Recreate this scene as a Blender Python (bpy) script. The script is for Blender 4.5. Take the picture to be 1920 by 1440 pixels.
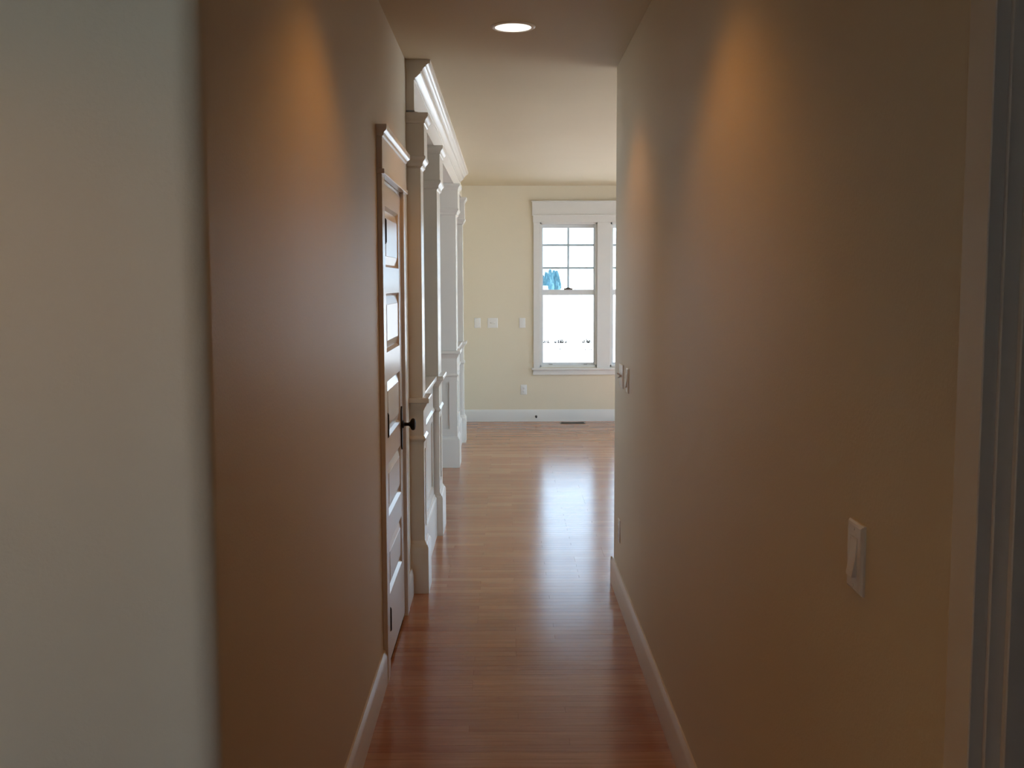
import bpy, bmesh, math, random
from mathutils import Vector, Matrix

random.seed(7)
for o in list(bpy.data.objects):
    bpy.data.objects.remove(o)
sc = bpy.context.scene
COL = sc.collection
R = math.radians
D = bpy.data

# ------------------------------------------------------------------ camera
F_PX = 2022.75
PITCH, YAW, ROLL = 0.0935, 0.0060, -0.0025
EYE = 1.6236
cam_data = D.cameras.new('camera')
cam = D.objects.new('camera', cam_data)
COL.objects.link(cam)
cam_data.sensor_fit = 'HORIZONTAL'
cam_data.sensor_width = 36.0
cam_data.lens = F_PX / 1920.0 * 36.0
cam_data.clip_start = 0.05
cam_data.clip_end = 2000
fw = Vector((math.sin(YAW) * math.cos(PITCH), math.cos(YAW) * math.cos(PITCH), -math.sin(PITCH)))
rt = Vector((math.cos(YAW), -math.sin(YAW), 0))
up = rt.cross(fw)
rt2 = rt * math.cos(ROLL) + up * math.sin(ROLL)
up2 = up * math.cos(ROLL) - rt * math.sin(ROLL)
m = Matrix.Identity(4)
for i in range(3):
    m[i][0] = rt2[i]; m[i][1] = up2[i]; m[i][2] = -fw[i]
m[2][3] = EYE
cam.matrix_world = m
sc.camera = cam

# ------------------------------------------------------------------ world, sun, exposure
SKY = 5.3
SUN = 14.0
EXPOSURE = 0.0
w = D.worlds.new('sky'); sc.world = w
w.use_nodes = True
nt = w.node_tree; nt.nodes.clear()
out = nt.nodes.new('ShaderNodeOutputWorld')
bg = nt.nodes.new('ShaderNodeBackground')
tc = nt.nodes.new('ShaderNodeTexCoord')
sep = nt.nodes.new('ShaderNodeSeparateXYZ')
ramp = nt.nodes.new('ShaderNodeValToRGB')
ramp.color_ramp.elements[0].position = 0.0
ramp.color_ramp.elements[0].color = (0.60, 0.80, 1.0, 1)
ramp.color_ramp.elements[1].position = 0.8
ramp.color_ramp.elements[1].color = (0.48, 0.68, 1.0, 1)
nt.links.new(tc.outputs['Generated'], sep.inputs[0])
nt.links.new(sep.outputs['Z'], ramp.inputs[0])
nt.links.new(ramp.outputs[0], bg.inputs['Color'])
bg.inputs['Strength'].default_value = SKY
nt.links.new(bg.outputs[0], out.inputs[0])

sun_data = D.lights.new('sun', 'SUN')
sun_data.energy = SUN
sun_data.angle = R(0.53)
sun_data.color = (1.0, 0.95, 0.87)
sun = D.objects.new('sun', sun_data)
COL.objects.link(sun)
sun_from = Vector((0.85, -0.10, 0.95)).normalized()
sun.rotation_euler = (-sun_from).to_track_quat('-Z', 'Y').to_euler()

LAMP_W = 9.4
LAMP_COL = (1.0, 0.39, 0.04)

vs = sc.view_settings
vs.view_transform = 'Standard'
vs.look = 'None'
vs.gamma = 1.0
vs.use_curve_mapping = False
vs.exposure = EXPOSURE

# ------------------------------------------------------------------ materials
def new_mat(name):
    mt = D.materials.new(name); mt.use_nodes = True
    return mt, mt.node_tree, mt.node_tree.nodes['Principled BSDF']

def paint(name, col, rough=0.5, spec=0.5, var=0.04, scale=6.0, bump=0.0, bscale=180.0, metal=0.0):
    mt, n, b = new_mat(name)
    t = n.nodes.new('ShaderNodeNewGeometry')
    ns = n.nodes.new('ShaderNodeTexNoise'); ns.inputs['Scale'].default_value = scale
    ns.inputs['Detail'].default_value = 4
    n.links.new(t.outputs['Position'], ns.inputs['Vector'])
    mx = n.nodes.new('ShaderNodeMix'); mx.data_type = 'RGBA'
    mx.inputs[6].default_value = tuple(c * (1 - var) for c in col) + (1,)
    mx.inputs[7].default_value = tuple(min(1, c * (1 + var)) for c in col) + (1,)
    n.links.new(ns.outputs['Fac'], mx.inputs[0])
    n.links.new(mx.outputs[2], b.inputs['Base Color'])
    b.inputs['Roughness'].default_value = rough
    b.inputs['Metallic'].default_value = metal
    b.inputs['Specular IOR Level'].default_value = spec
    if bump > 0:
        n2 = n.nodes.new('ShaderNodeTexNoise'); n2.inputs['Scale'].default_value = bscale
        n2.inputs['Detail'].default_value = 2
        n.links.new(t.outputs['Position'], n2.inputs['Vector'])
        bp = n.nodes.new('ShaderNodeBump'); bp.inputs['Strength'].default_value = bump
        bp.inputs['Distance'].default_value = 0.002
        n.links.new(n2.outputs['Fac'], bp.inputs['Height'])
        n.links.new(bp.outputs[0], b.inputs['Normal'])
    return mt

M = {}
WALL_COL = (0.74, 0.665, 0.515)
M['wall'] = paint('wall_paint', WALL_COL, 0.5, 0.32, 0.02, 3.0, 0.25, 160)
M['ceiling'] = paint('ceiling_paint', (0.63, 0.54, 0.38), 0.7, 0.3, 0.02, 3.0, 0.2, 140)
M['trim'] = paint('trim_enamel', (0.76, 0.72, 0.66), 0.22, 0.5, 0.015, 8.0)
M['window_trim'] = paint('window_enamel', (0.74, 0.725, 0.69), 0.3, 0.5, 0.015, 8.0)
M['vinyl'] = paint('window_vinyl', (0.74, 0.76, 0.76), 0.35, 0.5, 0.01, 8.0)
M['plastic'] = paint('switch_plastic', (0.80, 0.78, 0.74), 0.25, 0.5, 0.01, 30.0)
M['slot'] = paint('slot_dark', (0.03, 0.03, 0.03), 0.6, 0.3)
M['black'] = paint('black_iron', (0.010, 0.009, 0.009), 0.5, 0.2, 0.2, 60.0)
M['bronze'] = paint('register_bronze', (0.10, 0.075, 0.05), 0.4, 0.5, 0.2, 60.0, metal=0.4)
M['steel'] = paint('steel', (0.55, 0.53, 0.5), 0.3, 0.5, 0.05, 60.0, metal=0.9)
M['subfloor'] = paint('subfloor', (0.05, 0.03, 0.02), 0.9, 0.1)
M['lamp_trim'] = paint('lamp_trim', (0.85, 0.83, 0.78), 0.3, 0.5, 0.01)
M['ground'] = paint('pale_ground', (0.72, 0.69, 0.65), 0.95, 0.1, 0.06, 0.3)
M['conifer'] = paint('conifer_needles_hazed', (0.065, 0.145, 0.175), 0.9, 0.1, 0.35, 1.5)  # blue haze of distance is mixed into the needle colour
M['dry'] = paint('dry_grass', (0.014, 0.012, 0.009), 0.9, 0.1, 0.3, 4.0)
M['shed'] = paint('shed_white', (0.8, 0.8, 0.8), 0.8, 0.2)
M['shed_roof'] = paint('shed_roof', (0.6, 0.62, 0.66), 0.8, 0.2)
M['exterior'] = paint('exterior_siding', (0.6, 0.58, 0.52), 0.8, 0.2)

# polished strip oak
mt, n, b = new_mat('oak_floor')
L = n.links.new
geo = n.nodes.new('ShaderNodeNewGeometry')
oi = n.nodes.new('ShaderNodeObjectInfo')
at = n.nodes.new('ShaderNodeAttribute'); at.attribute_name = 'tone'
add = n.nodes.new('ShaderNodeMath'); add.operation = 'ADD'
L(oi.outputs['Random'], add.inputs[0]); L(at.outputs['Fac'], add.inputs[1])
fr = n.nodes.new('ShaderNodeMath'); fr.operation = 'FRACT'; L(add.outputs[0], fr.inputs[0])
cmb = n.nodes.new('ShaderNodeCombineXYZ')
ml = n.nodes.new('ShaderNodeMath'); ml.operation = 'MULTIPLY'; ml.inputs[1].default_value = 57.0
L(fr.outputs[0], ml.inputs[0]); L(ml.outputs[0], cmb.inputs['Z']); L(ml.outputs[0], cmb.inputs['X'])
va = n.nodes.new('ShaderNodeVectorMath'); va.operation = 'MULTIPLY'
va.inputs[1].default_value = (2.2, 46.0, 1.0)
L(geo.outputs['Position'], va.inputs[0])
vb = n.nodes.new('ShaderNodeVectorMath'); vb.operation = 'ADD'
L(va.outputs[0], vb.inputs[0]); L(cmb.outputs[0], vb.inputs[1])
gr = n.nodes.new('ShaderNodeTexNoise'); gr.inputs['Scale'].default_value = 1.6
gr.inputs['Detail'].default_value = 6; gr.inputs['Distortion'].default_value = 0.6
L(vb.outputs[0], gr.inputs['Vector'])
rp = n.nodes.new('ShaderNodeValToRGB')
e = rp.color_ramp.elements
e[0].position = 0.0; e[0].color = (0.385, 0.160, 0.078, 1)
e[1].position = 1.0; e[1].color = (0.500, 0.250, 0.132, 1)
x = e.new(0.35); x.color = (0.415, 0.183, 0.092, 1)
x = e.new(0.7); x.color = (0.455, 0.216, 0.111, 1)
L(fr.outputs[0], rp.inputs[0])
gr2 = n.nodes.new('ShaderNodeMapRange')
gr2.inputs['From Min'].default_value = 0.3; gr2.inputs['From Max'].default_value = 0.7
gr2.inputs['To Min'].default_value = 0.82; gr2.inputs['To Max'].default_value = 1.08
L(gr.outputs['Fac'], gr2.inputs['Value'])
mm = n.nodes.new('ShaderNodeVectorMath'); mm.operation = 'SCALE'
L(rp.outputs[0], mm.inputs[0]); L(gr2.outputs[0], mm.inputs['Scale'])
L(mm.outputs[0], b.inputs['Base Color'])
wn = n.nodes.new('ShaderNodeTexNoise'); wn.inputs['Scale'].default_value = 2.5; wn.inputs['Detail'].default_value = 3
L(geo.outputs['Position'], wn.inputs['Vector'])
wr = n.nodes.new('ShaderNodeMapRange'); wr.inputs['To Min'].default_value = 0.15; wr.inputs['To Max'].default_value = 0.24
L(wn.outputs['Fac'], wr.inputs['Value']); L(wr.outputs[0], b.inputs['Roughness'])
b.inputs['Specular IOR Level'].default_value = 0.32
bp = n.nodes.new('ShaderNodeBump'); bp.inputs['Strength'].default_value = 0.014; bp.inputs['Distance'].default_value = 0.002
L(gr.outputs['Fac'], bp.inputs['Height']); L(bp.outputs[0], b.inputs['Normal'])
M['oak'] = mt

# window glass: lets daylight straight through, mirrors a little
mt = D.materials.new('window_glass'); mt.use_nodes = True
n = mt.node_tree; n.nodes.clear()
o_ = n.nodes.new('ShaderNodeOutputMaterial'); mix = n.nodes.new('ShaderNodeMixShader')
tr = n.nodes.new('ShaderNodeBsdfTransparent'); tr.inputs[0].default_value = (0.95, 0.97, 0.97, 1)
gl = n.nodes.new('ShaderNodeBsdfGlossy'); gl.inputs['Roughness'].default_value = 0.02
fz = n.nodes.new('ShaderNodeFresnel'); fz.inputs['IOR'].default_value = 1.3
n.links.new(fz.outputs[0], mix.inputs[0]); n.links.new(tr.outputs[0], mix.inputs[1])
n.links.new(gl.outputs[0], mix.inputs[2]); n.links.new(mix.outputs[0], o_.inputs[0])
M['glass'] = mt

mt = D.materials.new('lamp_lens'); mt.use_nodes = True
n = mt.node_tree; n.nodes.clear()
o_ = n.nodes.new('ShaderNodeOutputMaterial'); em = n.nodes.new('ShaderNodeEmission')
em.inputs[0].default_value = (1.0, 0.93, 0.82, 1); em.inputs[1].default_value = 2.2
n.links.new(em.outputs[0], o_.inputs[0])
M['lens'] = mt

# ------------------------------------------------------------------ mesh helpers
class MB:
    def __init__(s): s.v = []; s.f = []
    def add(s, vs_, fs):
        k = len(s.v); s.v += [tuple(p) for p in vs_]; s.f += [tuple(i + k for i in f) for f in fs]; return s
    def box(s, x0, x1, y0, y1, z0, z1):
        x0, x1 = sorted((x0, x1)); y0, y1 = sorted((y0, y1)); z0, z1 = sorted((z0, z1))
        return s.add([(x0, y0, z0), (x1, y0, z0), (x1, y1, z0), (x0, y1, z0), (x0, y0, z1), (x1, y0, z1), (x1, y1, z1), (x0, y1, z1)],
                     [(3, 2, 1, 0), (4, 5, 6, 7), (0, 1, 5, 4), (1, 2, 6, 5), (2, 3, 7, 6), (3, 0, 4, 7)])
    def loft(s, x0, x1, y0, y1, prof, off4=None):
        """stack of rectangles; prof = [(offset, z)...]; off4 masks the offset per side (x0,x1,y0,y1)"""
        a = off4 or (1, 1, 1, 1); vs_ = []; fs = []
        for o, z in prof:
            vs_ += [(x0 - o * a[0], y0 - o * a[2], z), (x1 + o * a[1], y0 - o * a[2], z), (x1 + o * a[1], y1 + o * a[3], z), (x0 - o * a[0], y1 + o * a[3], z)]
        for i in range(len(prof) - 1):
            for j in range(4):
                fs.append((4 * i + j, 4 * i + (j + 1) % 4, 4 * i + 4 + (j + 1) % 4, 4 * i + 4 + j))
        fs.append((3, 2, 1, 0)); k = 4 * (len(prof) - 1); fs.append((k, k + 1, k + 2, k + 3))
        return s.add(vs_, fs)
    def prism(s, pts, axis, a0, a1):
        """extrude polygon pts (2D, other two axes in xyz order) along axis"""
        nP = len(pts); vs_ = []
        for a in (a0, a1):
            for p in pts:
                c = list(p); c.insert(axis, a); vs_.append(tuple(c))
        fs = [tuple(range(nP)), tuple(range(2 * nP - 1, nP - 1, -1))]
        for i in range(nP):
            fs.append((i, i + nP, (i + 1) % nP + nP, (i + 1) % nP))
        return s.add(vs_, fs)
    def lathe(s, prof, axis, c, seg=24):
        """revolve prof [(radius, along)] about axis through point c"""
        vs_ = []; fs = []
        oth = [i for i in range(3) if i != axis]
        for r, a in prof:
            for k in range(seg):
                p = [0, 0, 0]; p[axis] = c[axis] + a
                p[oth[0]] = c[oth[0]] + r * math.cos(2 * math.pi * k / seg)
                p[oth[1]] = c[oth[1]] + r * math.sin(2 * math.pi * k / seg)
                vs_.append(tuple(p))
        for i in range(len(prof) - 1):
            for k in range(seg):
                fs.append((i * seg + k, i * seg + (k + 1) % seg, (i + 1) * seg + (k + 1) % seg, (i + 1) * seg + k))
        fs.append(tuple(range(seg))[::-1]); q = (len(prof) - 1) * seg; fs.append(tuple(range(q, q + seg)))
        return s.add(vs_, fs)
    def mesh(s, name, mat, ang=35, bevel=0.0):
        me = D.meshes.new(name)
        me.from_pydata(s.v, [], s.f)
        bm = bmesh.new(); bm.from_mesh(me)
        bmesh.ops.recalc_face_normals(bm, faces=bm.faces)
        if bevel:
            bmesh.ops.bevel(bm, geom=bm.edges[:], offset=bevel, segments=1, affect='EDGES', clamp_overlap=True)
        lim = R(ang)
        for f in bm.faces: f.smooth = True
        for ed in bm.edges:
            ed.smooth = len(ed.link_faces) == 2 and ed.calc_face_angle(9) < lim
        bm.to_mesh(me); bm.free()
        if mat: me.materials.append(mat)
        return me

def link(name, me, parent=None, loc=(0, 0, 0), rot=(0, 0, 0)):
    o = D.objects.new(name, me); COL.objects.link(o)
    o.location = loc; o.rotation_euler = rot
    if parent: o.parent = parent
    return o
def part(name, mb, mat, parent=None, bevel=0.0, ang=35, label=None):
    o = link(name, mb.mesh(name, mat, ang, bevel), parent)
    if label: o['label'] = label
    return o
def struct(name, mb, mat, bevel=0.0, ang=35):
    o = link(name, mb.mesh(name, mat, ang, bevel)); o['kind'] = 'structure'; return o
def tag(o, label, cat, group=None, kind=None):
    o['label'] = label; o['category'] = cat
    if group: o['group'] = group
    if kind: o['kind'] = kind
    return o
def empty(name, loc=(0, 0, 0), rot=(0, 0, 0)):
    return link(name, None, None, loc, rot)

# ------------------------------------------------------------------ dimensions
XL, XR = -0.499, 0.585          # hallway side walls
CEIL = 2.74
Y_NEAR = 1.797                  # corner where the hall opens into the entry
Y_RC = 5.755                    # end of right hall wall
Y_FAR = 12.604
X_DIN, X_GR = -4.0, 3.5         # dining side / great room side
Y_BACK, X_FOY = -2.6, -2.6
T = 0.12
BH = 0.14

# ------------------------------------------------------------------ room shell
def holes_wall(mb, axis, a0, a1, u0, u1, z0, z1, holes):
    """wall slab a0..a1 along axis (0:x,1:y), spanning u and z, with rectangular holes"""
    us = sorted({u0, u1, *[h[0] for h in holes], *[h[1] for h in holes]})
    for i in range(len(us) - 1):
        ua, ub = us[i], us[i + 1]
        segs = sorted((h[2], h[3]) for h in holes if h[0] <= ua + 1e-6 and h[1] >= ub - 1e-6)
        z = z0
        for h0, h1 in segs + [(z1, z1)]:
            if h0 > z + 1e-6:
                if axis == 1: mb.box(ua, ub, a0, a1, z, h0)
                else: mb.box(a0, a1, ua, ub, z, h0)
            z = h1
    return mb

DOOR_Y0, DOOR_Y1, DOOR_H = 4.365, 5.155, 2.045
def arc(cx, cy, r, d0, d1, k=9):
    return [(cx + r * math.cos(R(d0 + (d1 - d0) * i / k)), cy + r * math.sin(R(d0 + (d1 - d0) * i / k))) for i in range(k + 1)]
rb = 0.045
mb = MB()
pts = [(X_FOY - T, Y_NEAR)] + arc(XL - rb, Y_NEAR + rb, rb, -90, 0) + [(XL, DOOR_Y0), (XL - T, DOOR_Y0), (XL - T, Y_NEAR + T), (X_FOY - T, Y_NEAR + T)]
mb.prism(pts, 2, -0.02, CEIL + 0.02)
mb.box(XL - T, XL, DOOR_Y1, 5.56, -0.02, CEIL + 0.02)
mb.box(XL - T, XL, DOOR_Y0, DOOR_Y1, DOOR_H, CEIL + 0.02)
struct('wall_left', mb, M['wall'])

RD0, RD1 = 0.40, 1.268          # doorway in the right wall, next to the camera
mb = MB()
rc = 0.014
pts = [(XR, RD1 + 0.012)] + [(XR, Y_RC - rc)] + arc(XR + rc, Y_RC - rc, rc, 180, 90, 5) + [(0.85, Y_RC), (0.85, Y_RC - T), (XR + T, Y_RC - T), (XR + T, RD1 + 0.012)]
mb.prism(pts, 2, -0.02, CEIL + 0.02)
NW = (0.95, 3.35, 0.15, 2.42)
holes_wall(mb, 1, Y_RC - T, Y_RC, 0.85, X_GR + T, -0.02, CEIL + 0.02, [NW])
mb.box(XR, XR + T, Y_BACK - T, RD0 - 0.012, -0.02, CEIL + 0.02)
mb.box(XR, XR + T, RD0 - 0.012, RD1 + 0.012, 2.06, CEIL + 0.02)
struct('wall_right', mb, M['wall'])

# far wall: the window pair in view, one more pair further right
W1 = (0.396, 1.075, 0.640, 2.320)
W2 = (1.217, 1.896, 0.640, 2.320)
W3 = (2.45, 3.13, 0.640, 2.320)
WD = (-3.4, -2.2, 0.64, 2.32)
mb = holes_wall(MB(), 1, Y_FAR, Y_FAR + 0.16, X_DIN - T, X_GR + T, -0.02, CEIL + 0.02, [W1, W2, W3, WD])
struct('wall_far', mb, M['wall'])
GW = [(6.05, 8.0, 0.08, 2.42), (8.12, 10.2, 0.08, 2.42), (10.32, 12.4, 0.08, 2.42)]
struct('wall_great_room', holes_wall(MB(), 0, X_GR, X_GR + 0.16, Y_RC - T, Y_FAR + 0.16, -0.02, CEIL + 0.02, GW), M['wall'])
DW = [(6.2, 7.1, 0.7, 2.32)]
struct('wall_dining', holes_wall(MB(), 0, X_DIN - 0.16, X_DIN, 5.2, Y_FAR + 0.16, -0.02, CEIL + 0.02, DW), M['wall'])
mb = MB().box(X_DIN - T, XL - T, 5.28, 5.40, -0.02, CEIL + 0.02).box(XL - T, XL, 11.11, Y_FAR, -0.02, CEIL + 0.02)
struct('wall_dining_side', mb, M['wall'])
struct('closet_light_block', MB().box(-0.80, -0.66, Y_NEAR + T, 5.28, -0.02, CEIL + 0.02), M['wall'])  # added solid behind the closet door, stops sky light at its gaps
FW = [(-2.30, -0.90, 0.6, 2.2), (0.0, 0.34, 0.9, 2.05)]
struct('wall_entry_back', holes_wall(MB(), 1, Y_BACK - T, Y_BACK, X_FOY - T, XR + T, -0.02, CEIL + 0.02, FW), M['wall'])
struct('entry_light_block', MB().box(-0.50, -0.38, Y_BACK, 0.45, -0.02, CEIL + 0.02), M['wall'])  # added out of view to keep entry daylight off the right wall
struct('wall_entry_left', holes_wall(MB(), 0, X_FOY - T, X_FOY, Y_BACK, Y_NEAR + T, -0.02, CEIL + 0.02, []), M['wall'])
mb = MB().box(2.4, 2.5, -0.6, 2.4, -0.02, CEIL + 0.02).box(XR + T, 2.5, -0.7, -0.6, -0.02, CEIL + 0.02).box(XR + T, 2.5, 2.4, 2.5, -0.02, CEIL + 0.02)
struct('wall_side_room', mb, M['wall'])
struct('ceiling', MB().box(X_DIN - 0.16, X_GR + 0.16, Y_BACK - T, Y_FAR + 0.16, CEIL, CEIL + 0.12), M['ceiling'])

# ------------------------------------------------------------------ oak strip floor, boards laid across the hall
PT = 0.019
floor = struct('floor', MB().box(X_DIN - 0.16, X_GR + 0.16, Y_BACK - T, Y_FAR + 0.16, -0.12, -PT), M['subfloor'])
PW = 0.057
U = (XR - XL) / 6.0
def plank_geo(mb, x0, x1, y0, y1, dz=0.0):
    c = 0.0004; g = 0.00012
    x0 += g; x1 -= g; y0 += g; y1 -= g
    vs_ = []
    for i_, z in ((0, -PT), (0, -c), (c, 0)):
        for (xx, yy, sy) in ((x0 + i_, y0 + i_, -1), (x1 - i_, y0 + i_, -1), (x1 - i_, y1 - i_, 1), (x0 + i_, y1 - i_, 1)):
            vs_.append((xx, yy, z + (dz * sy if z > -0.01 else 0)))
    fs = [(8, 9, 10, 11)]
    for i_ in range(2):
        for j in range(4): fs.append((4 * i_ + j, 4 * i_ + (j + 1) % 4, 4 * i_ + 4 + (j + 1) % 4, 4 * i_ + 4 + j))
    return mb.add(vs_, fs)
pm = {}
def plank_mesh(k, v):
    if (k, v) not in pm:
        dz = (-0.000010, -0.000004, 0.000004, 0.000010)[v]
        pm[(k, v)] = plank_geo(MB(), -k * U / 2, k * U / 2, -PW / 2, PW / 2, dz).mesh('plank', M['oak'], 5)
    return pm[(k, v)]
def split(nu):
    o_ = []
    while nu > 0:
        k = random.choice((2, 3, 3, 4, 4, 5, 6, 7))
        if nu - k < 2: k = nu if nu <= 8 else k - 1
        k = min(k, nu); o_.append(k); nu -= k
    return o_
rest = MB(); tones = []
cand = []
row = 0
y = Y_BACK
while y < Y_FAR - 1e-4:
    y1 = min(y + PW, Y_FAR); yc = (y + y1) / 2
    if yc < Y_NEAR: runs = [(-12, 6)]
    elif yc < 5.34: runs = [(0, 6)]
    elif yc < Y_RC - 0.02: runs = [(-19, 6)]
    else: runs = [(-19, 17)]
    for a, b_ in runs:
        ks = split(b_ - a)
        random.shuffle(ks)
        xk = a
        for k in ks:
            x0, x1 = XL + xk * U, XL + (xk + k) * U
            xk += k
            vis = (3.42 < yc) and x1 > -0.46 and x0 < max(XR, 0.1017 * yc) and x0 > -1.6
            cand.append((vis, yc, x0, x1, k, y, y1))
    y += PW
cand.sort(key=lambda c: (not c[0], c[1]))
npl = 0
for vis, yc, x0, x1, k, ya, yb in cand:
    if vis and npl < 298 and yb - ya > PW - 1e-4:
        o = link('plank', plank_mesh(k, random.randrange(4)), floor, ((x0 + x1) / 2, (ya + yb) / 2, 0))
        npl += 1
    else:
        plank_geo(rest, x0, x1, ya, yb, random.choice((-0.000010, -0.000004, 0.000004, 0.000010)))
        tones.append(random.random())
me = rest.mesh('floor_planks', M['oak'], 5)
ta = me.attributes.new('tone', 'FLOAT', 'POINT')
ta.data.foreach_set('value', [t for t in tones for _ in range(12)])
o = link('floor_planks', me, floor); o['kind'] = 'stuff'

# ------------------------------------------------------------------ baseboards
def base_prof(s, x):     # cross section (u, z): wall face at x, room on side s
    return [(x, 0), (x + s * 0.016, 0), (x + s * 0.016, 0.112), (x + s * 0.013, 0.124), (x + s * 0.006, BH), (x, BH)]
struct('baseboard_left', MB().prism(base_prof(1, XL), 1, Y_NEAR + rb, 4.268).prism(base_prof(1, XL), 1, 5.252, 5.54), M['trim'])
mb = MB().prism(base_prof(-1, XR), 1, 1.345, Y_RC + 0.004)
mb.prism(base_prof(1, Y_RC), 0, XR - 0.016, X_GR)
struct('baseboard_right', mb, M['trim'])
struct('baseboard_far', MB().prism(base_prof(-1, Y_FAR), 0, XL, X_GR), M['window_trim'])
struct('baseboard_entry', MB().prism(base_prof(-1, Y_NEAR), 0, X_FOY, XL - rb), M['trim'])

# ------------------------------------------------------------------ far windows
def window(name, h, locks=True):
    x0, x1, z0, z1 = h
    yi = Y_FAR                               # inner wall face
    fr_ = MB()
    f = 0.022
    for bx in ((x0, x0 + f, z0, z1), (x1 - f, x1, z0, z1), (x0, x1, z1 - f, z1), (x0, x1, z0, z0 + f)):
        fr_.box(bx[0], bx[1], yi + 0.004, yi + 0.15, bx[2], bx[3])
    # parting stops
    fr_.box(x0 + f, x0 + f + 0.008, yi + 0.012, yi + 0.03, z0 + f, z1 - f).box(x1 - f - 0.008, x1 - f, yi + 0.012, yi + 0.03, z0 + f, z1 - f)
    root = struct(name, fr_, M['window_trim'])
    gx0, gx1 = x0 + 0.046, x1 - 0.042        # daylight opening
    zm0, zm1 = 1.480, 1.543
    # upper sash, set further out
    ya, yb = yi + 0.085, yi + 0.12
    s = MB()
    s.box(x0 + f, gx0, ya, yb, zm0, z1 - f).box(gx1, x1 - f, ya, yb, zm0, z1 - f)
    s.box(gx0, gx1, ya, yb, z1 - 0.062, z1 - f).box(gx0, gx1, ya, yb, zm0, zm1)
    us = part('upper_sash', s, M['vinyl'], root)
    part('pane', MB().box(gx0, gx1, ya + 0.012, ya + 0.016, zm1, z1 - 0.062), M['glass'], us)
    xm = (gx0 + gx1) / 2
    part('muntin', MB().box(xm - 0.012, xm + 0.012, ya + 0.0185, ya + 0.0235, zm1, z1 - 0.062), M['vinyl'], us)
    for z in (1.796, 2.061):
        part('muntin', MB().box(gx0, gx1, ya + 0.017, ya + 0.025, z - 0.012, z + 0.012), M['vinyl'], us)
    # lower sash
    ya, yb = yi + 0.042, yi + 0.078
    s = MB()
    s.box(x0 + f, gx0, ya, yb, z0 + f, zm1).box(gx1, x1 - f, ya, yb, z0 + f, zm1)
    s.box(gx0, gx1, ya, yb, z0 + f, 0.690).box(gx0, gx1, ya, yb, zm0, zm1)
    ls = part('lower_sash', s, M['vinyl'], root)
    part('pane', MB().box(gx0, gx1, ya + 0.012, ya + 0.016, 0.690, zm0), M['glass'], ls)
    lk = MB().lathe([(0.034, 0), (0.034, 0.012), (0.022, 0.024)], 2, (xm, ya + 0.018, zm1), 16)
    lk.box(xm - 0.052, xm + 0.048, ya + 0.004, ya + 0.022, zm1, zm1 + 0.016)
    part('sash_lock', lk, M['bronze'], root, label='small dark sash lock')
    for fx in (0.2, 0.8):
        xx = x0 + fx * (x1 - x0) - 0.0
        part('sash_lift', MB().box(xx - 0.02, xx + 0.02, ya - 0.014, ya, 0.669, 0.674).box(xx - 0.02, xx + 0.02, ya - 0.014, ya - 0.011, 0.663, 0.674), M['steel'], ls)
    return root
window('window_1', W1)
window('window_2', W2)

# craftsman casing round the pair
trim = empty('trim_1', (0.32, Y_FAR, 0.55)); trim['kind'] = 'structure'
def tp(name, *boxes):
    mb = MB()
    for b_ in boxes:
        mb.box(b_[0] - 0.32, b_[1] - 0.32, b_[2], b_[3], b_[4] - 0.55, b_[5] - 0.55)
    return part(name, mb, M['window_trim'], trim, bevel=0.0015)
CX1 = 1.896 + 0.082
tp('side_casing', (0.328, 0.404, -0.019, 0, 0.625, 2.318))
tp('side_casing', (1.888, 1.966, -0.019, 0, 0.625, 2.318))
tp('mullion_casing', (1.069, 1.223, -0.019, 0, 0.625, 2.318))
tp('head_casing', (0.322, CX1, -0.021, 0, 2.318, 2.400))
tp('head_board', (0.312, CX1 + 0.012, -0.025, 0, 2.406, 2.552))
tp('fillet', (0.308, CX1 + 0.014, -0.034, 0, 2.397, 2.407))
tp('head_cap', (0.306, CX1 + 0.018, -0.037, 0, 2.551, 2.566))
tp('stool', (0.306, CX1 + 0.02, -0.045, 0.042, 0.610, 0.632))
tp('apron', (0.322, CX1, -0.020, 0, 0.550, 0.611))

def plain_window(name, axis, a, u0, u1, z0, z1, ncol):
    mb = MB()
    def bx(ua, ub, za, zb, d0=0.03, d1=0.11):
        if axis == 0: mb.box(a + d0, a + d1, ua, ub, za, zb)
        else: mb.box(ua, ub, a + d0, a + d1, za, zb)
    f = 0.05
    bx(u0, u0 + f, z0, z1); bx(u1 - f, u1, z0, z1); bx(u0, u1, z0, z0 + f); bx(u0, u1, z1 - f, z1)
    for i in range(1, ncol):
        u = u0 + (u1 - u0) * i / ncol; bx(u - 0.03, u + 0.03, z0, z1)
    root = struct(name, mb, M['window_trim'])
    g = MB()
    if axis == 0: g.box(a + 0.06, a + 0.064, u0 + f, u1 - f, z0 + f, z1 - f)
    else: g.box(u0 + f, u1 - f, a + 0.06, a + 0.064, z0 + f, z1 - f)
    part('pane', g, M['glass'], root)
plain_window('window_3', 1, Y_FAR, *W3, 1)
plain_window('window_4', 1, Y_FAR, *WD, 2)
for i, g in enumerate(GW): plain_window('window_%d' % (5 + i), 0, X_GR, *g, 2)
plain_window('window_8', 0, X_DIN - 0.14, *DW[0], 3)
plain_window('window_10', 1, Y_RC - 0.12, *NW, 3)  # window added out of view to light the far wall frontally
plain_window('window_9', 1, Y_BACK - 0.13, *FW[0], 2)
plain_window('window_11', 1, Y_BACK - 0.13, *FW[1], 1)  # narrow window added behind the camera to light the right door jamb

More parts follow.
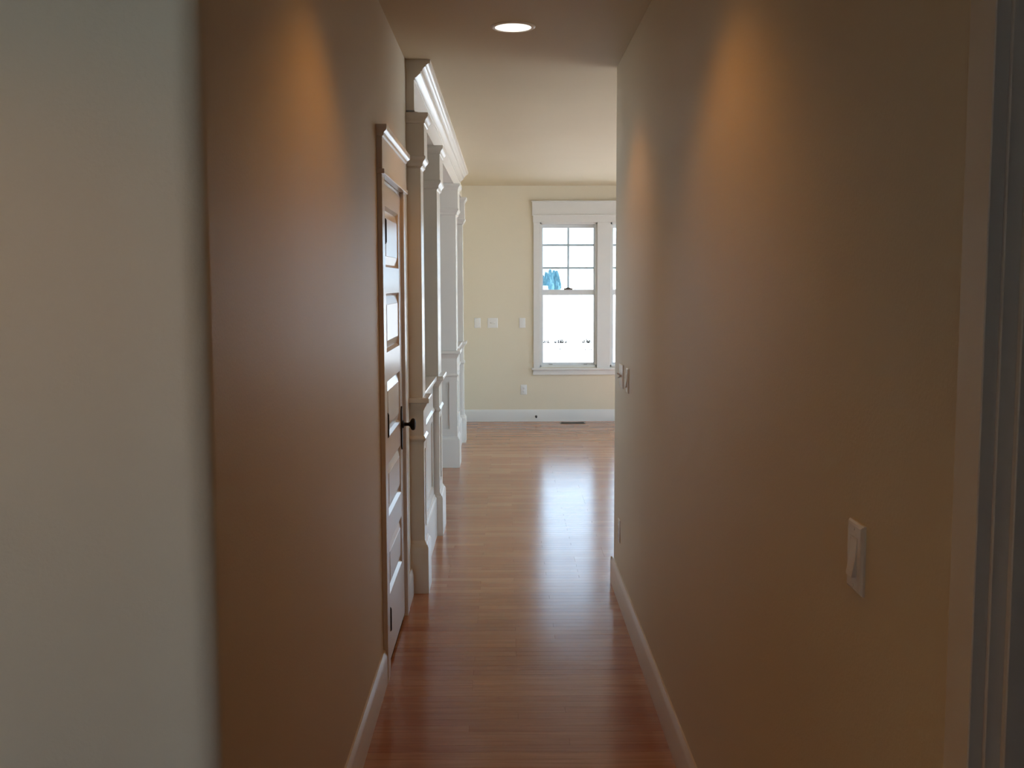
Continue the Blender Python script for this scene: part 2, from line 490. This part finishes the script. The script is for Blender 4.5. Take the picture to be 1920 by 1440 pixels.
# ------------------------------------------------------------------ colonnade
ZB1, ZB2 = 0.245, 0.28
XC0, XC1 = -0.665, -0.426        # shaft faces
def panel_frame(mb, face, u0, u1, z0, z1, a, d, st=0.068):
    """stiles and rails standing proud of plane a by d (sign included); face 'x' or 'y'"""
    for (ua, ub, za, zb) in ((u0, u0 + st, z0, z1), (u1 - st, u1, z0, z1), (u0 + st, u1 - st, z1 - 0.052, z1), (u0 + st, u1 - st, z0, z0 + 0.06)):
        if face == 'x': mb.box(a, a + d, ua, ub, za, zb)
        else: mb.box(ua, ub, a, a + d, za, zb)
    return mb
def column(y0, y1, label, stub=False):
    root = empty('column', ((XC0 + XC1) / 2, (y0 + y1) / 2, 0))
    tag(root, label, 'column', 'white columns of the room divider')
    inv = -Vector(root.location)
    def p(name, mb, bevel=0.0, ang=35):
        mb.v = [(a + inv.x, b_ + inv.y, c + inv.z) for a, b_, c in mb.v]
        return part(name, mb, M['trim'], root, bevel, ang)
    p('plinth', MB().loft(XC0, XC1, y0, y1, [(0.020, 0), (0.020, ZB1), (0.017, 0.252)]))
    p('base_moulding', MB().loft(XC0, XC1, y0, y1, [(0.017, 0.252), (0.015, 0.258), (0.010, 0.262), (0.009, 0.268), (0.004, 0.274), (0.002, ZB2)]))
    d = 0.012
    core = MB().box(XC0 + d, XC1 - d, y0 + d, y1 - d, ZB2 - 0.005, 0.81)
    p('pedestal', core)
    fr_ = MB()
    st = 0.055 if y1 - y0 < 0.25 else 0.068
    panel_frame(fr_, 'x', y0, y1, ZB2, 0.806, XC1 - d, d, st)
    panel_frame(fr_, 'x', y0, y1, ZB2, 0.806, XC0 + d, -d, st)
    if not stub: panel_frame(fr_, 'y', XC0 + d, XC1 - d, ZB2, 0.806, y0 + d, -d, 0.058)
    else: fr_.box(XC0 + d, XC1 - d, y0, y0 + d, ZB2, 0.806)
    panel_frame(fr_, 'y', XC0 + d, XC1 - d, ZB2, 0.806, y1 - d, d, 0.058)
    p('panel_frame', fr_)
    p('belt_moulding', MB().loft(XC0, XC1, y0, y1, [(0.002, 0.802), (0.006, 0.808), (0.010, 0.812), (0.011, 0.820), (0.007, 0.826), (0.002, 0.834)]))
    p('frieze', MB().loft(XC0, XC1, y0, y1, [(0, 0.834), (0, 0.985)]))
    p('chair_rail', MB().loft(XC0, XC1, y0, y1, [(0.002, 0.966), (0.006, 0.978), (0.014, 0.992), (0.020, 1.004), (0.030, 1.008), (0.031, 1.026), (0.028, 1.033)]))
    p('shaft', MB().loft(XC0, XC1, y0, y1, [(-0.003, 1.033), (-0.003, 2.222)]))
    p('neck_moulding', MB().loft(XC0, XC1, y0, y1, [(-0.003, 2.204), (0.002, 2.212), (0.008, 2.216), (0.008, 2.226), (0.014, 2.238), (0.018, 2.242), (0.024, 2.252), (0.024, 2.262), (0.019, 2.266)]))
    p('capital', MB().loft(XC0, XC1, y0, y1, [(0.018, 2.262), (0.018, 2.44)]))
    p('crown_moulding', MB().loft(XC0, XC1, y0, y1, [(0.018, 2.424), (0.023, 2.428), (0.023, 2.436), (0.030, 2.448), (0.037, 2.456), (0.040, 2.462), (0.040, 2.477)]))
    return root
column(5.560, 5.742, 'nearest white column, ending the left hall wall just past the paneled door', True)
column(6.860, 7.180, 'second white column from the camera, on the near side of the divider opening')
column(9.430, 9.750, 'third white column from the camera, its front face seen across the divider opening')
column(10.930, 11.110, 'farthest white column of the divider, against the yellow far wall')

def half_wall(y0, y1, label):
    xf, xb = -0.463, -0.628
    root = empty('half_wall', ((xf + xb) / 2, (y0 + y1) / 2, 0))
    tag(root, label, 'half wall', 'paneled half walls between the columns')
    inv = -Vector(root.location)
    def p(name, mb):
        mb.v = [(a + inv.x, b_ + inv.y, c + inv.z) for a, b_, c in mb.v]
        return part(name, mb, M['trim'], root)
    m1 = (1, 1, 0, 0)
    p('baseboard', MB().loft(xb, xf, y0, y1, [(0.019, 0), (0.019, 0.245)], m1))
    p('base_moulding', MB().loft(xb, xf, y0, y1, [(0.019, 0.245), (0.016, 0.252), (0.010, 0.258), (0.009, 0.266), (0.003, 0.276)], m1))
    d = 0.012
    p('core_panel', MB().box(xb + d, xf - d, y0, y1, 0.24, 1.0))
    fr_ = MB()
    for ya, yb in ((y0, (y0 + y1) / 2), ((y0 + y1) / 2, y1)):
        panel_frame(fr_, 'x', ya, yb, 0.27, 0.806, xf - d, d, 0.045)
        panel_frame(fr_, 'x', ya, yb, 0.27, 0.806, xb + d, -d, 0.045)
    fr_.box(xf - d, xf, y0, y1, 0.806, 0.99).box(xb, xb + d, y0, y1, 0.806, 0.99)
    p('panel_frame', fr_)
    p('belt_moulding', MB().loft(xb, xf, y0, y1, [(0.001, 0.802), (0.006, 0.808), (0.010, 0.812), (0.011, 0.820), (0.007, 0.826), (0.001, 0.834)], m1))
    p('rail_cap', MB().loft(xb, xf, y0, y1, [(0.001, 0.966), (0.006, 0.980), (0.014, 0.994), (0.018, 1.004), (0.026, 1.008), (0.027, 1.026), (0.024, 1.033)], m1))
half_wall(5.765, 6.838, 'nearer paneled white half wall, between first and second columns')
half_wall(9.772, 10.908, 'farther paneled white half wall, between third and fourth columns')

beam = empty('trim_2', (-0.54, 8.33, 2.48)); beam['kind'] = 'structure'
def bp_(name, mb):
    mb.v = [(a + 0.54, b_ - 8.33, c - 2.48) for a, b_, c in mb.v]
    return part(name, mb, M['trim'], beam)
XBF, XBB = -0.457, -0.634
bp_('header_beam', MB().box(XBB, XBF, 5.548, 11.12, 2.492, CEIL))
bp_('beam_soffit', MB().box(XBB - 0.014, XBF + 0.014, 5.60, 11.12, 2.478, 2.492))
cp = [(0, 2.640), (0.006, 2.640), (0.006, 2.650), (0.014, 2.654), (0.024, 2.664), (0.034, 2.672), (0.036, 2.682), (0.042, 2.684), (0.046, 2.694), (0.056, 2.704), (0.060, 2.706), (0.064, 2.714), (0.074, 2.720), (0.082, 2.722), (0.084, CEIL), (0, CEIL)]
bp_('crown_moulding', MB().prism([(XBF + a, z) for a, z in cp], 1, 5.540, 11.12))
bp_('crown_moulding', MB().prism([(XBB - a, z) for a, z in cp], 1, 5.540, 11.12))

# ------------------------------------------------------------------ closet door on the left wall
XD = XL + 0.004                    # hall face of the door slab
door = empty('door_1', (XD, DOOR_Y0, 0)); door['kind'] = 'structure'
def dp(name, mb, mat, bevel=0.0, ang=35, label=None, parent=None):
    if parent is None:
        mb.v = [(a - XD, b_ - DOOR_Y0, c) for a, b_, c in mb.v]
    else:
        mb.v = [(a - XD, b_ - DOOR_Y0, c) for a, b_, c in mb.v]
    return part(name, mb, mat, parent or door, bevel, ang, label)
sy0, sy1, sz0, sz1 = 4.382, 5.140, 0.022, 2.030
PAN = [(1.690, 1.940), (1.335, 1.580), (0.975, 1.215), (0.640, 0.865), (0.305, 0.525)]
ST = 0.105
mb = MB()
for xa, xb in ((XD - 0.036, XD),):
    mb.box(xa, xb, sy0, sy0 + ST, sz0, sz1).box(xa, xb, sy1 - ST, sy1, sz0, sz1)
    zs = [sz1] + [z for a, b_ in PAN for z in (b_, a)] + [sz0]
    for i in range(0, len(zs), 2):
        mb.box(xa, xb, sy0 + ST, sy1 - ST, zs[i + 1], zs[i])
dp('door_leaf', mb, M['trim'])
for za, zb in PAN:
    ya, yb = sy0 + ST, sy1 - ST
    # sticking bevel round the opening plus raised field
    rings = [(0.0, -0.0005), (0.009, -0.010), (0.012, -0.013), (0.046, -0.003), (0.047, -0.0015)]
    vs_ = []; fs = []
    for ins, dx in rings:
        for (yy, zz) in ((ya + ins, za + ins), (yb - ins, za + ins), (yb - ins, zb - ins), (ya + ins, zb - ins)):
            vs_.append((XD + dx, yy, zz))
    for i in range(len(rings) - 1):
        for j in range(4): fs.append((4 * i + j, 4 * i + (j + 1) % 4, 4 * i + 4 + (j + 1) % 4, 4 * i + 4 + j))
    k = 4 * (len(rings) - 1); fs.append((k, k + 1, k + 2, k + 3))
    for (yy, zz) in ((ya, za), (yb, za), (yb, zb), (ya, zb)): vs_.append((XD - 0.03, yy, zz))
    q = len(vs_) - 4
    for j in range(4): fs.append((j, q + j, q + (j + 1) % 4, (j + 1) % 4))
    fs.append((q + 3, q + 2, q + 1, q))
    dp('door_panel', MB().add(vs_, fs), M['trim'], ang=10)
for zc in (1.832, 1.044, 0.232):
    h = MB().lathe([(0.003, -0.052), (0.0065, -0.049), (0.0065, -0.045), (0.0085, -0.045), (0.0085, 0.045), (0.0065, 0.045), (0.0065, 0.049), (0.003, 0.052)], 2, (XD + 0.011, sy0 - 0.004, zc), 14)
    h.box(XD + 0.0002, XD + 0.004, sy0 - 0.014, sy0 + 0.014, zc - 0.044, zc + 0.044)
    dp('hinge', h, M['black'], label='black butt hinge')
ky = 5.072
pl = MB()
prof = [(ky - 0.024, 0.860), (ky - 0.018, 0.850), (ky, 0.838), (ky + 0.018, 0.850), (ky + 0.024, 0.860), (ky + 0.024, 1.022), (ky + 0.018, 1.032), (ky, 1.044), (ky - 0.018, 1.032), (ky - 0.024, 1.022)]
pl.prism(prof, 0, XD, XD + 0.006)
bpl = dp('backplate', pl, M['black'], label='tall black backplate of the door knob')
dp('knob', MB().lathe([(0.020, 0.004), (0.018, 0.012), (0.009, 0.016), (0.008, 0.034), (0.012, 0.042), (0.024, 0.047), (0.0285, 0.053), (0.0285, 0.060), (0.024, 0.066), (0.012, 0.069)], 0, (XD, ky, 0.958), 28), M['black'], label='round black knob')
dp('jamb', MB().box(XL - T, XL + 0.001, DOOR_Y0, sy0 - 0.003, 0, DOOR_H).box(XL - T, XL + 0.001, sy1 + 0.003, DOOR_Y1, 0, DOOR_H).box(XL - T, XL + 0.001, sy0 - 0.003, sy1 + 0.003, sz1 + 0.003, DOOR_H)
   .box(XL - T, XD - 0.038, sy0 - 0.003, sy0 + 0.010, 0, sz1).box(XL - T, XD - 0.038, sy1 - 0.010, sy1 + 0.003, 0, sz1), M['trim'])

dc = empty('trim_3', (XL, DOOR_Y0, 0)); dc['kind'] = 'structure'
def dcp(name, mb, bevel=0.0015):
    mb.v = [(a - XL, b_ - DOOR_Y0, c) for a, b_, c in mb.v]
    return part(name, mb, M['trim'], dc, bevel)
CT = 0.019
dcp('side_casing', MB().box(XL, XL + CT, 4.268, 4.360, 0, 2.050))
dcp('side_casing', MB().box(XL, XL + CT, 5.160, 5.252, 0, 2.050))
dcp('fillet', MB().box(XL, XL + CT + 0.012, 4.255, 5.265, 2.049, 2.068))
dcp('head_board', MB().box(XL, XL + CT + 0.003, 4.262, 5.258, 2.068, 2.208))
dcp('head_cap', MB().loft(XL, XL + CT + 0.003, 4.262, 5.258, [(0.001, 2.192), (0.006, 2.196), (0.008, 2.206), (0.018, 2.214), (0.020, 2.220), (0.020, 2.236)], (0, 1, 1, 1)), 0.0)

# ------------------------------------------------------------------ doorway trim beside the camera on the right wall
rd = empty('trim_4', (XR, RD1, 0)); rd['kind'] = 'structure'
def rdp(name, mb, bevel=0.0015):
    mb.v = [(a - XR, b_ - RD1, c) for a, b_, c in mb.v]
    return part(name, mb, M['trim'], rd, bevel)
rdp('side_casing', MB().box(XR - 0.019, XR, 1.273, 1.344, 0, 2.050))
rdp('side_casing', MB().box(XR - 0.019, XR, RD0 - 0.076, RD0 - 0.005, 0, 2.050))
rdp('head_casing', MB().box(XR - 0.022, XR, RD0 - 0.09, 1.358, 2.050, 2.20))
rdp('jamb', MB().box(XR - 0.001, XR + T + 0.001, RD1, RD1 + 0.012, 0, 2.060).box(XR - 0.001, XR + T + 0.001, RD0 - 0.012, RD0, 0, 2.060).box(XR - 0.001, XR + T + 0.001, RD0, RD1, 2.048, 2.060))
rdp('door_stop', MB().box(XR + 0.018, XR + 0.055, RD1 - 0.011, RD1, 0, 2.048))

# ------------------------------------------------------------------ wall plates
def plate_root(name, wall, u, z, label, cat, group):
    """local frame: x along the wall, -y into the room, z up"""
    if wall == 'far': loc, rot = (u, Y_FAR, z), (0, 0, 0)
    else: loc, rot = (XR, u, z), (0, 0, R(-90))
    r_ = empty(name, loc, rot); tag(r_, label, cat, group); return r_
def plate_body(root, wd, ht=0.116, th=0.0065):
    mb = MB()
    a, b_ = wd / 2, ht / 2
    vs_ = []
    for ins, yy in ((0, 0), (0, -th * 0.45), (0.003, -th * 0.85), (0.006, -th)):
        vs_ += [(-a + ins, yy, -b_ + ins), (a - ins, yy, -b_ + ins), (a - ins, yy, b_ - ins), (-a + ins, yy, b_ - ins)]
    fs = [(0, 1, 2, 3), (15, 14, 13, 12)]
    for i in range(3):
        for j in range(4): fs.append((4 * i + j, 4 * i + (j + 1) % 4, 4 * i + 4 + (j + 1) % 4, 4 * i + 4 + j))
    part('cover_plate', mb.add(vs_, fs), M['plastic'], root, ang=20)
    return th
def screws(root, xs, zs, th):
    for xx in xs:
        for zz in zs:
            part('screw', MB().lathe([(0.0033, -th + 0.0005), (0.003, -th - 0.0008), (0.001, -th - 0.0012)], 1, (xx, 0, zz), 10), M['plastic'], root)
def add_toggle(root, xx, th, up_=True):
    part('toggle_slot', MB().box(xx - 0.006, xx + 0.006, -th - 0.0006, -th + 0.001, -0.013, 0.013), M['plastic'], root)
    s = 1 if up_ else -1
    pts = [(-th + 0.001, -0.006), (-th + 0.001, 0.006), (-th - 0.013, s * 0.010 + 0.003), (-th - 0.014, s * 0.010 - 0.003)]
    part('toggle', MB().prism(pts, 0, xx - 0.0045, xx + 0.0045), M['plastic'], root)
def add_rocker(root, xx, th):
    part('rocker_frame', MB().box(xx - 0.0175, xx + 0.0175, -th - 0.0008, -th + 0.001, -0.0345, -0.0315).box(xx - 0.0175, xx + 0.0175, -th - 0.0008, -th + 0.001, 0.0315, 0.0345)
         .box(xx - 0.0175, xx - 0.0155, -th - 0.0008, -th + 0.001, -0.0315, 0.0315).box(xx + 0.0155, xx + 0.0175, -th - 0.0008, -th + 0.001, -0.0315, 0.0315), M['plastic'], root)
    pts = [(-th + 0.001, -0.031), (-th + 0.001, 0.031), (-th - 0.0005, 0.031), (-th - 0.002, 0.0), (-th - 0.0075, -0.031)]
    part('rocker', MB().prism(pts, 0, xx - 0.015, xx + 0.015), M['plastic'], root)
def add_duplex(root, th):
    for zz in (0.0195, -0.0195):
        r_ = part('receptacle', MB().lathe([(0.0165, -th + 0.001), (0.0165, -th - 0.001), (0.015, -th - 0.0018)], 1, (0, 0, zz), 20), M['plastic'], root)
        part('slot', MB().box(-0.0075, -0.0055, -th - 0.0022, -th - 0.001, zz - 0.002, zz + 0.008).box(0.0055, 0.0075, -th - 0.0022, -th - 0.001, zz - 0.002, zz + 0.007)
             .box(-0.002, 0.002, -th - 0.0022, -th - 0.001, zz - 0.010, zz - 0.006), M['slot'], r_)
G = 'white switch plates'
r_ = plate_root('light_switch', 'right', 1.754, 1.169, 'white rocker switch low on the dark right wall near the camera', 'light switch', G)
th = plate_body(r_, 0.074, 0.117, 0.008); add_rocker(r_, 0, th); screws(r_, (0,), (0.048, -0.048), th)
r_ = plate_root('light_switch', 'right', 5.405, 1.157, 'wide switch plate with toggles closest to the corner ending the right hall wall', 'light switch', G)
th = plate_body(r_, 0.163, 0.117)
for k in (-1, 0, 1): add_toggle(r_, k * 0.046, th, k != 0)
r_ = plate_root('light_switch', 'right', 5.115, 1.158, 'narrow switch plate just nearer than the wide one on the right hall wall', 'light switch', G)
th = plate_body(r_, 0.072, 0.117, 0.009); add_rocker(r_, 0, th)
r_ = plate_root('light_switch', 'far', -0.327, 1.158, 'single switch plate on the yellow far wall, nearest the white columns', 'light switch', G)
th = plate_body(r_, 0.073); add_toggle(r_, 0, th)
r_ = plate_root('light_switch', 'far', -0.149, 1.158, 'wide double switch plate in the middle of the far wall row', 'light switch', G)
th = plate_body(r_, 0.118); add_toggle(r_, -0.023, th); add_toggle(r_, 0.023, th, False)
r_ = plate_root('wall_plate', 'far', 0.197, 1.158, 'single blank plate on the far wall beside the window casing', 'wall plate', G)
th = plate_body(r_, 0.073); screws(r_, (0,), (0.03, -0.03), th)
r_ = plate_root('wall_outlet', 'far', 0.214, 0.375, 'white duplex outlet low on the yellow far wall below the window', 'outlet', 'white wall outlets')
th = plate_body(r_, 0.073); add_duplex(r_, th); screws(r_, (0,), (0.0,), th)
r_ = plate_root('wall_outlet', 'right', 5.46, 0.352, 'white outlet seen edge-on low at the far end of the right hall wall', 'outlet', 'white wall outlets')
th = plate_body(r_, 0.073, 0.117, 0.006); add_duplex(r_, th); screws(r_, (0,), (0.0,), th)

# ------------------------------------------------------------------ floor register, door stop
r_ = empty('floor_register', (0.778, 12.43, 0)); tag(r_, 'dark slotted floor register set before the far baseboard under the window', 'vent')
fr_ = MB()
for b_ in ((-0.145, 0.145, -0.065, -0.05), (-0.145, 0.145, 0.05, 0.065), (-0.145, -0.13, -0.05, 0.05), (0.13, 0.145, -0.05, 0.05), (-0.13, 0.13, -0.004, 0.004)):
    fr_.box(b_[0], b_[1], b_[2], b_[3], 0, 0.005)
part('frame', fr_, M['bronze'], r_)
part('backing', MB().box(-0.13, 0.13, -0.05, 0.05, 0.0, 0.0012), M['slot'], r_)
sl = MB().box(-0.003, 0.003, -0.05, 0.05, 0.001, 0.004).mesh('slat', M['bronze'])
for k in range(18):
    link('slat', sl, r_, (-0.12 + k * 0.24 / 17, 0, 0))
r_ = empty('door_stop', (0.358, Y_FAR - 0.016, 0.060)); tag(r_, 'tiny dark door stop sticking out of the far white baseboard', 'door stop')
part('stem', MB().lathe([(0.014, 0), (0.013, -0.004), (0.006, -0.006), (0.0055, -0.06)], 1, (0, 0, 0), 14), M['bronze'], r_)
part('rubber_tip', MB().lathe([(0.009, -0.058), (0.011, -0.062), (0.011, -0.074), (0.008, -0.078)], 1, (0, 0, 0), 14), M['slot'], r_)

# ------------------------------------------------------------------ recessed ceiling lights
def can_light(x, y, label, watt=LAMP_W):
    r_ = empty('ceiling_light', (x, y, CEIL)); tag(r_, label, 'ceiling light')
    ring = MB()
    seg = 40; pr = [(0.078, -0.0005), (0.080, -0.006), (0.090, -0.007), (0.097, -0.003), (0.098, 0)]
    vs_ = []; fs = []
    for rr, zz in pr:
        for k in range(seg): vs_.append((rr * math.cos(2 * math.pi * k / seg), rr * math.sin(2 * math.pi * k / seg), zz))
    for i in range(len(pr)):
        j = (i + 1) % len(pr)
        for k in range(seg): fs.append((i * seg + k, i * seg + (k + 1) % seg, j * seg + (k + 1) % seg, j * seg + k))
    part('trim_ring', ring.add(vs_, fs), M['lamp_trim'], r_)
    part('lens', MB().lathe([(0.078, 0.0), (0.078, -0.004), (0.06, -0.007), (0.03, -0.009), (0.005, -0.0095)], 2, (0, 0, 0), 40), M['lens'], r_, label='glowing white lens')
    ld = D.lights.new('lamp', 'SPOT'); ld.energy = watt; ld.color = LAMP_COL
    ld.spot_size = R(122); ld.spot_blend = 0.55; ld.shadow_soft_size = 0.06
    lo = D.objects.new('lamp', ld); COL.objects.link(lo); lo.parent = r_; lo.location = (0, 0, -0.075)
    return r_
can_light(0.038, 4.845, 'glowing round recessed light in the hallway ceiling')
can_light(0.038, 2.860, 'recessed light above the middle of the hallway, outside the frame')
can_light(-1.00, 0.80, 'added warm recessed light over the entry left of the camera, outside the frame', LAMP_W * 1.25)  # lamp added to warm the top of the near left wall

# ------------------------------------------------------------------ outdoors
def ground_z(y):
    if y < 26: return -0.55
    return -0.55 + (y - 26) * 0.006
mb = MB()
ys = [-40, -10, 13, 20, 26, 40, 60, 90, 130, 180, 260]
vs_ = []; fs = []
for yy in ys:
    for xx in (-160, -40, 0, 40, 160): vs_.append((xx, yy, ground_z(yy)))
for i in range(len(ys) - 1):
    for j in range(4): fs.append((5 * i + j, 5 * i + j + 1, 5 * i + 6 + j, 5 * i + 5 + j))
nb = len(vs_); vs_ += [(-160, -40, -3), (160, -40, -3), (160, 260, -3), (-160, 260, -3)]
fs.append((nb, nb + 3, nb + 2, nb + 1))
struct('ground', MB().add(vs_, fs), M['ground'])
struct('foundation', MB().box(X_DIN - 0.16, X_GR + 0.16, Y_BACK - T, Y_FAR + 0.16, -0.7, -0.12), M['exterior'])

def conifer(x, y, z, h, rad, label):
    r_ = empty('conifer', (x, y, z)); tag(r_, label, 'tree', 'conifers beyond the window')
    part('trunk', MB().lathe([(0.14, 0), (0.10, h * 0.3), (0.03, h * 0.9)], 2, (0, 0, 0), 8), M['dry'], r_)
    mb = MB()
    N = int(420 * h / 5)
    for i in range(N):
        t = random.random() ** 0.8
        zz = 0.25 + (h - 0.3) * t
        rr = rad * (1 - t) ** 0.62 * (0.75 + 0.35 * random.random()) + 0.05
        a = random.random() * 2 * math.pi
        px, py = rr * math.cos(a), rr * math.sin(a)
        l = 0.5 + 0.4 * random.random(); wd = 0.13
        c = Vector((px * 0.55, py * 0.55, zz))
        tip = Vector((px * 1.05, py * 1.05, zz + l))
        side = Vector((-math.sin(a), math.cos(a), 0)) * wd
        inn = Vector((math.cos(a), math.sin(a), 0)) * 0.12
        mid = (c + tip) / 2
        mb.add([c, mid + side, tip, mid - side, mid + inn, mid - inn], [(0, 1, 4), (1, 2, 4), (2, 3, 4), (3, 0, 4), (1, 0, 5), (2, 1, 5), (3, 2, 5), (0, 3, 5)])
    mb.lathe([(rad * 0.85, 0.2), (rad * 0.95, h * 0.4), (rad * 0.6, h * 0.75), (rad * 0.22, h * 0.93), (0.03, h * 1.07)], 2, (0, 0, 0), 10)
    part('foliage', mb, M['conifer'], r_)
Yt = 150.0
def far_at(px, py, Y): return ((px - 947.2) / 2022.75 * Y, EYE - (py - 530.2) / 2022.75 * Y)
for px, py, rad, lab in ((1017, 524, 0.55, 'leftmost dark conifer of the row seen through the upper sash'), (1024, 516, 0.55, 'second conifer of the row seen through the upper sash'),
                         (1031, 513, 0.60, 'tallest conifer in the middle of the row outside'), (1038, 514, 0.60, 'fourth conifer of the row outside the window'), (1043.5, 516, 0.6, 'rightmost dark conifer of the row outside')):
    x_, zt = far_at(px, py, Yt)
    gz = ground_z(Yt)
    i_c = int(px) % 5
    conifer(x_ * (Yt + i_c * 2.6 - (3 if px > 1040 else 0)) / Yt, Yt + i_c * 2.6 - (3 if px > 1040 else 0), gz, zt - gz, rad, lab)
# a shed beneath the trees
Ys = 120.0
xa, zr = far_at(1006, 538, Ys); xb, ze = far_at(1027.5, 541.5, Ys)
gz = ground_z(Ys)
if ze < gz + 1.0: ze = ze
r_ = empty('shed', ((xa + xb) / 2, Ys, min(gz, ze - 1.2))); tag(r_, 'small white shed roof below the conifers outside', 'shed')
hw = (xb - xa) / 2; zb = min(gz, ze - 1.2)
part('wall', MB().box(-hw, hw, 0, 3, 0, ze - zb - 0.05), M['shed'], r_)
part('roof', MB().prism([(-0.15, ze - zb - 0.05), (3.15, ze - zb - 0.05), (1.5, zr - zb + 0.12)], 0, -hw - 0.05, hw), M['shed_roof'], r_)

def grass_clump(x, y, wd, h, nb_, label):
    r_ = empty('grass_clump', (x, y, ground_z(y)))
    tag(r_, label, 'dry grass', 'dry weeds in the pale field')
    mb = MB()
    for i in range(nb_):
        bx, by = random.uniform(-wd / 2, wd / 2), random.uniform(-0.15, 0.15)
        lx = random.uniform(-0.10, 0.16); hh = h * random.uniform(0.5, 1.0); t = 0.011
        mb.add([(bx - t, by, -0.02), (bx + t, by, -0.02), (bx, by + t, -0.02), (bx + lx, by, hh)], [(0, 1, 3), (1, 2, 3), (2, 0, 3), (0, 2, 1)])
    o = part('blades', mb, M['dry'], r_); o['kind'] = 'stuff'
for px, py, wpx, hpx, lab in ((1024, 643, 12, 12, 'small dry grass clump at the left edge of the lower pane'), (1052, 643, 26, 13, 'widest dry grass clump near the middle of the lower pane'),
                              (1102, 643, 20, 13, 'dry grass clump at the right edge of the lower pane'), (1046, 655, 14, 4, 'low faint dry grass tuft below the widest clump'), (1103, 656, 18, 4, 'low faint dry grass tuft below the right clump')):
    t_ = (EYE + 0.55) / ((py - 530.2) / 2022.75)
    for _ in range(20):
        t_ = (EYE - ground_z(t_)) / ((py - 530.2) / 2022.75)
    k = t_ / 2022.75
    grass_clump((px - 947.2) * k, t_, wpx * k, hpx * k, int(20 * wpx / 12), lab)
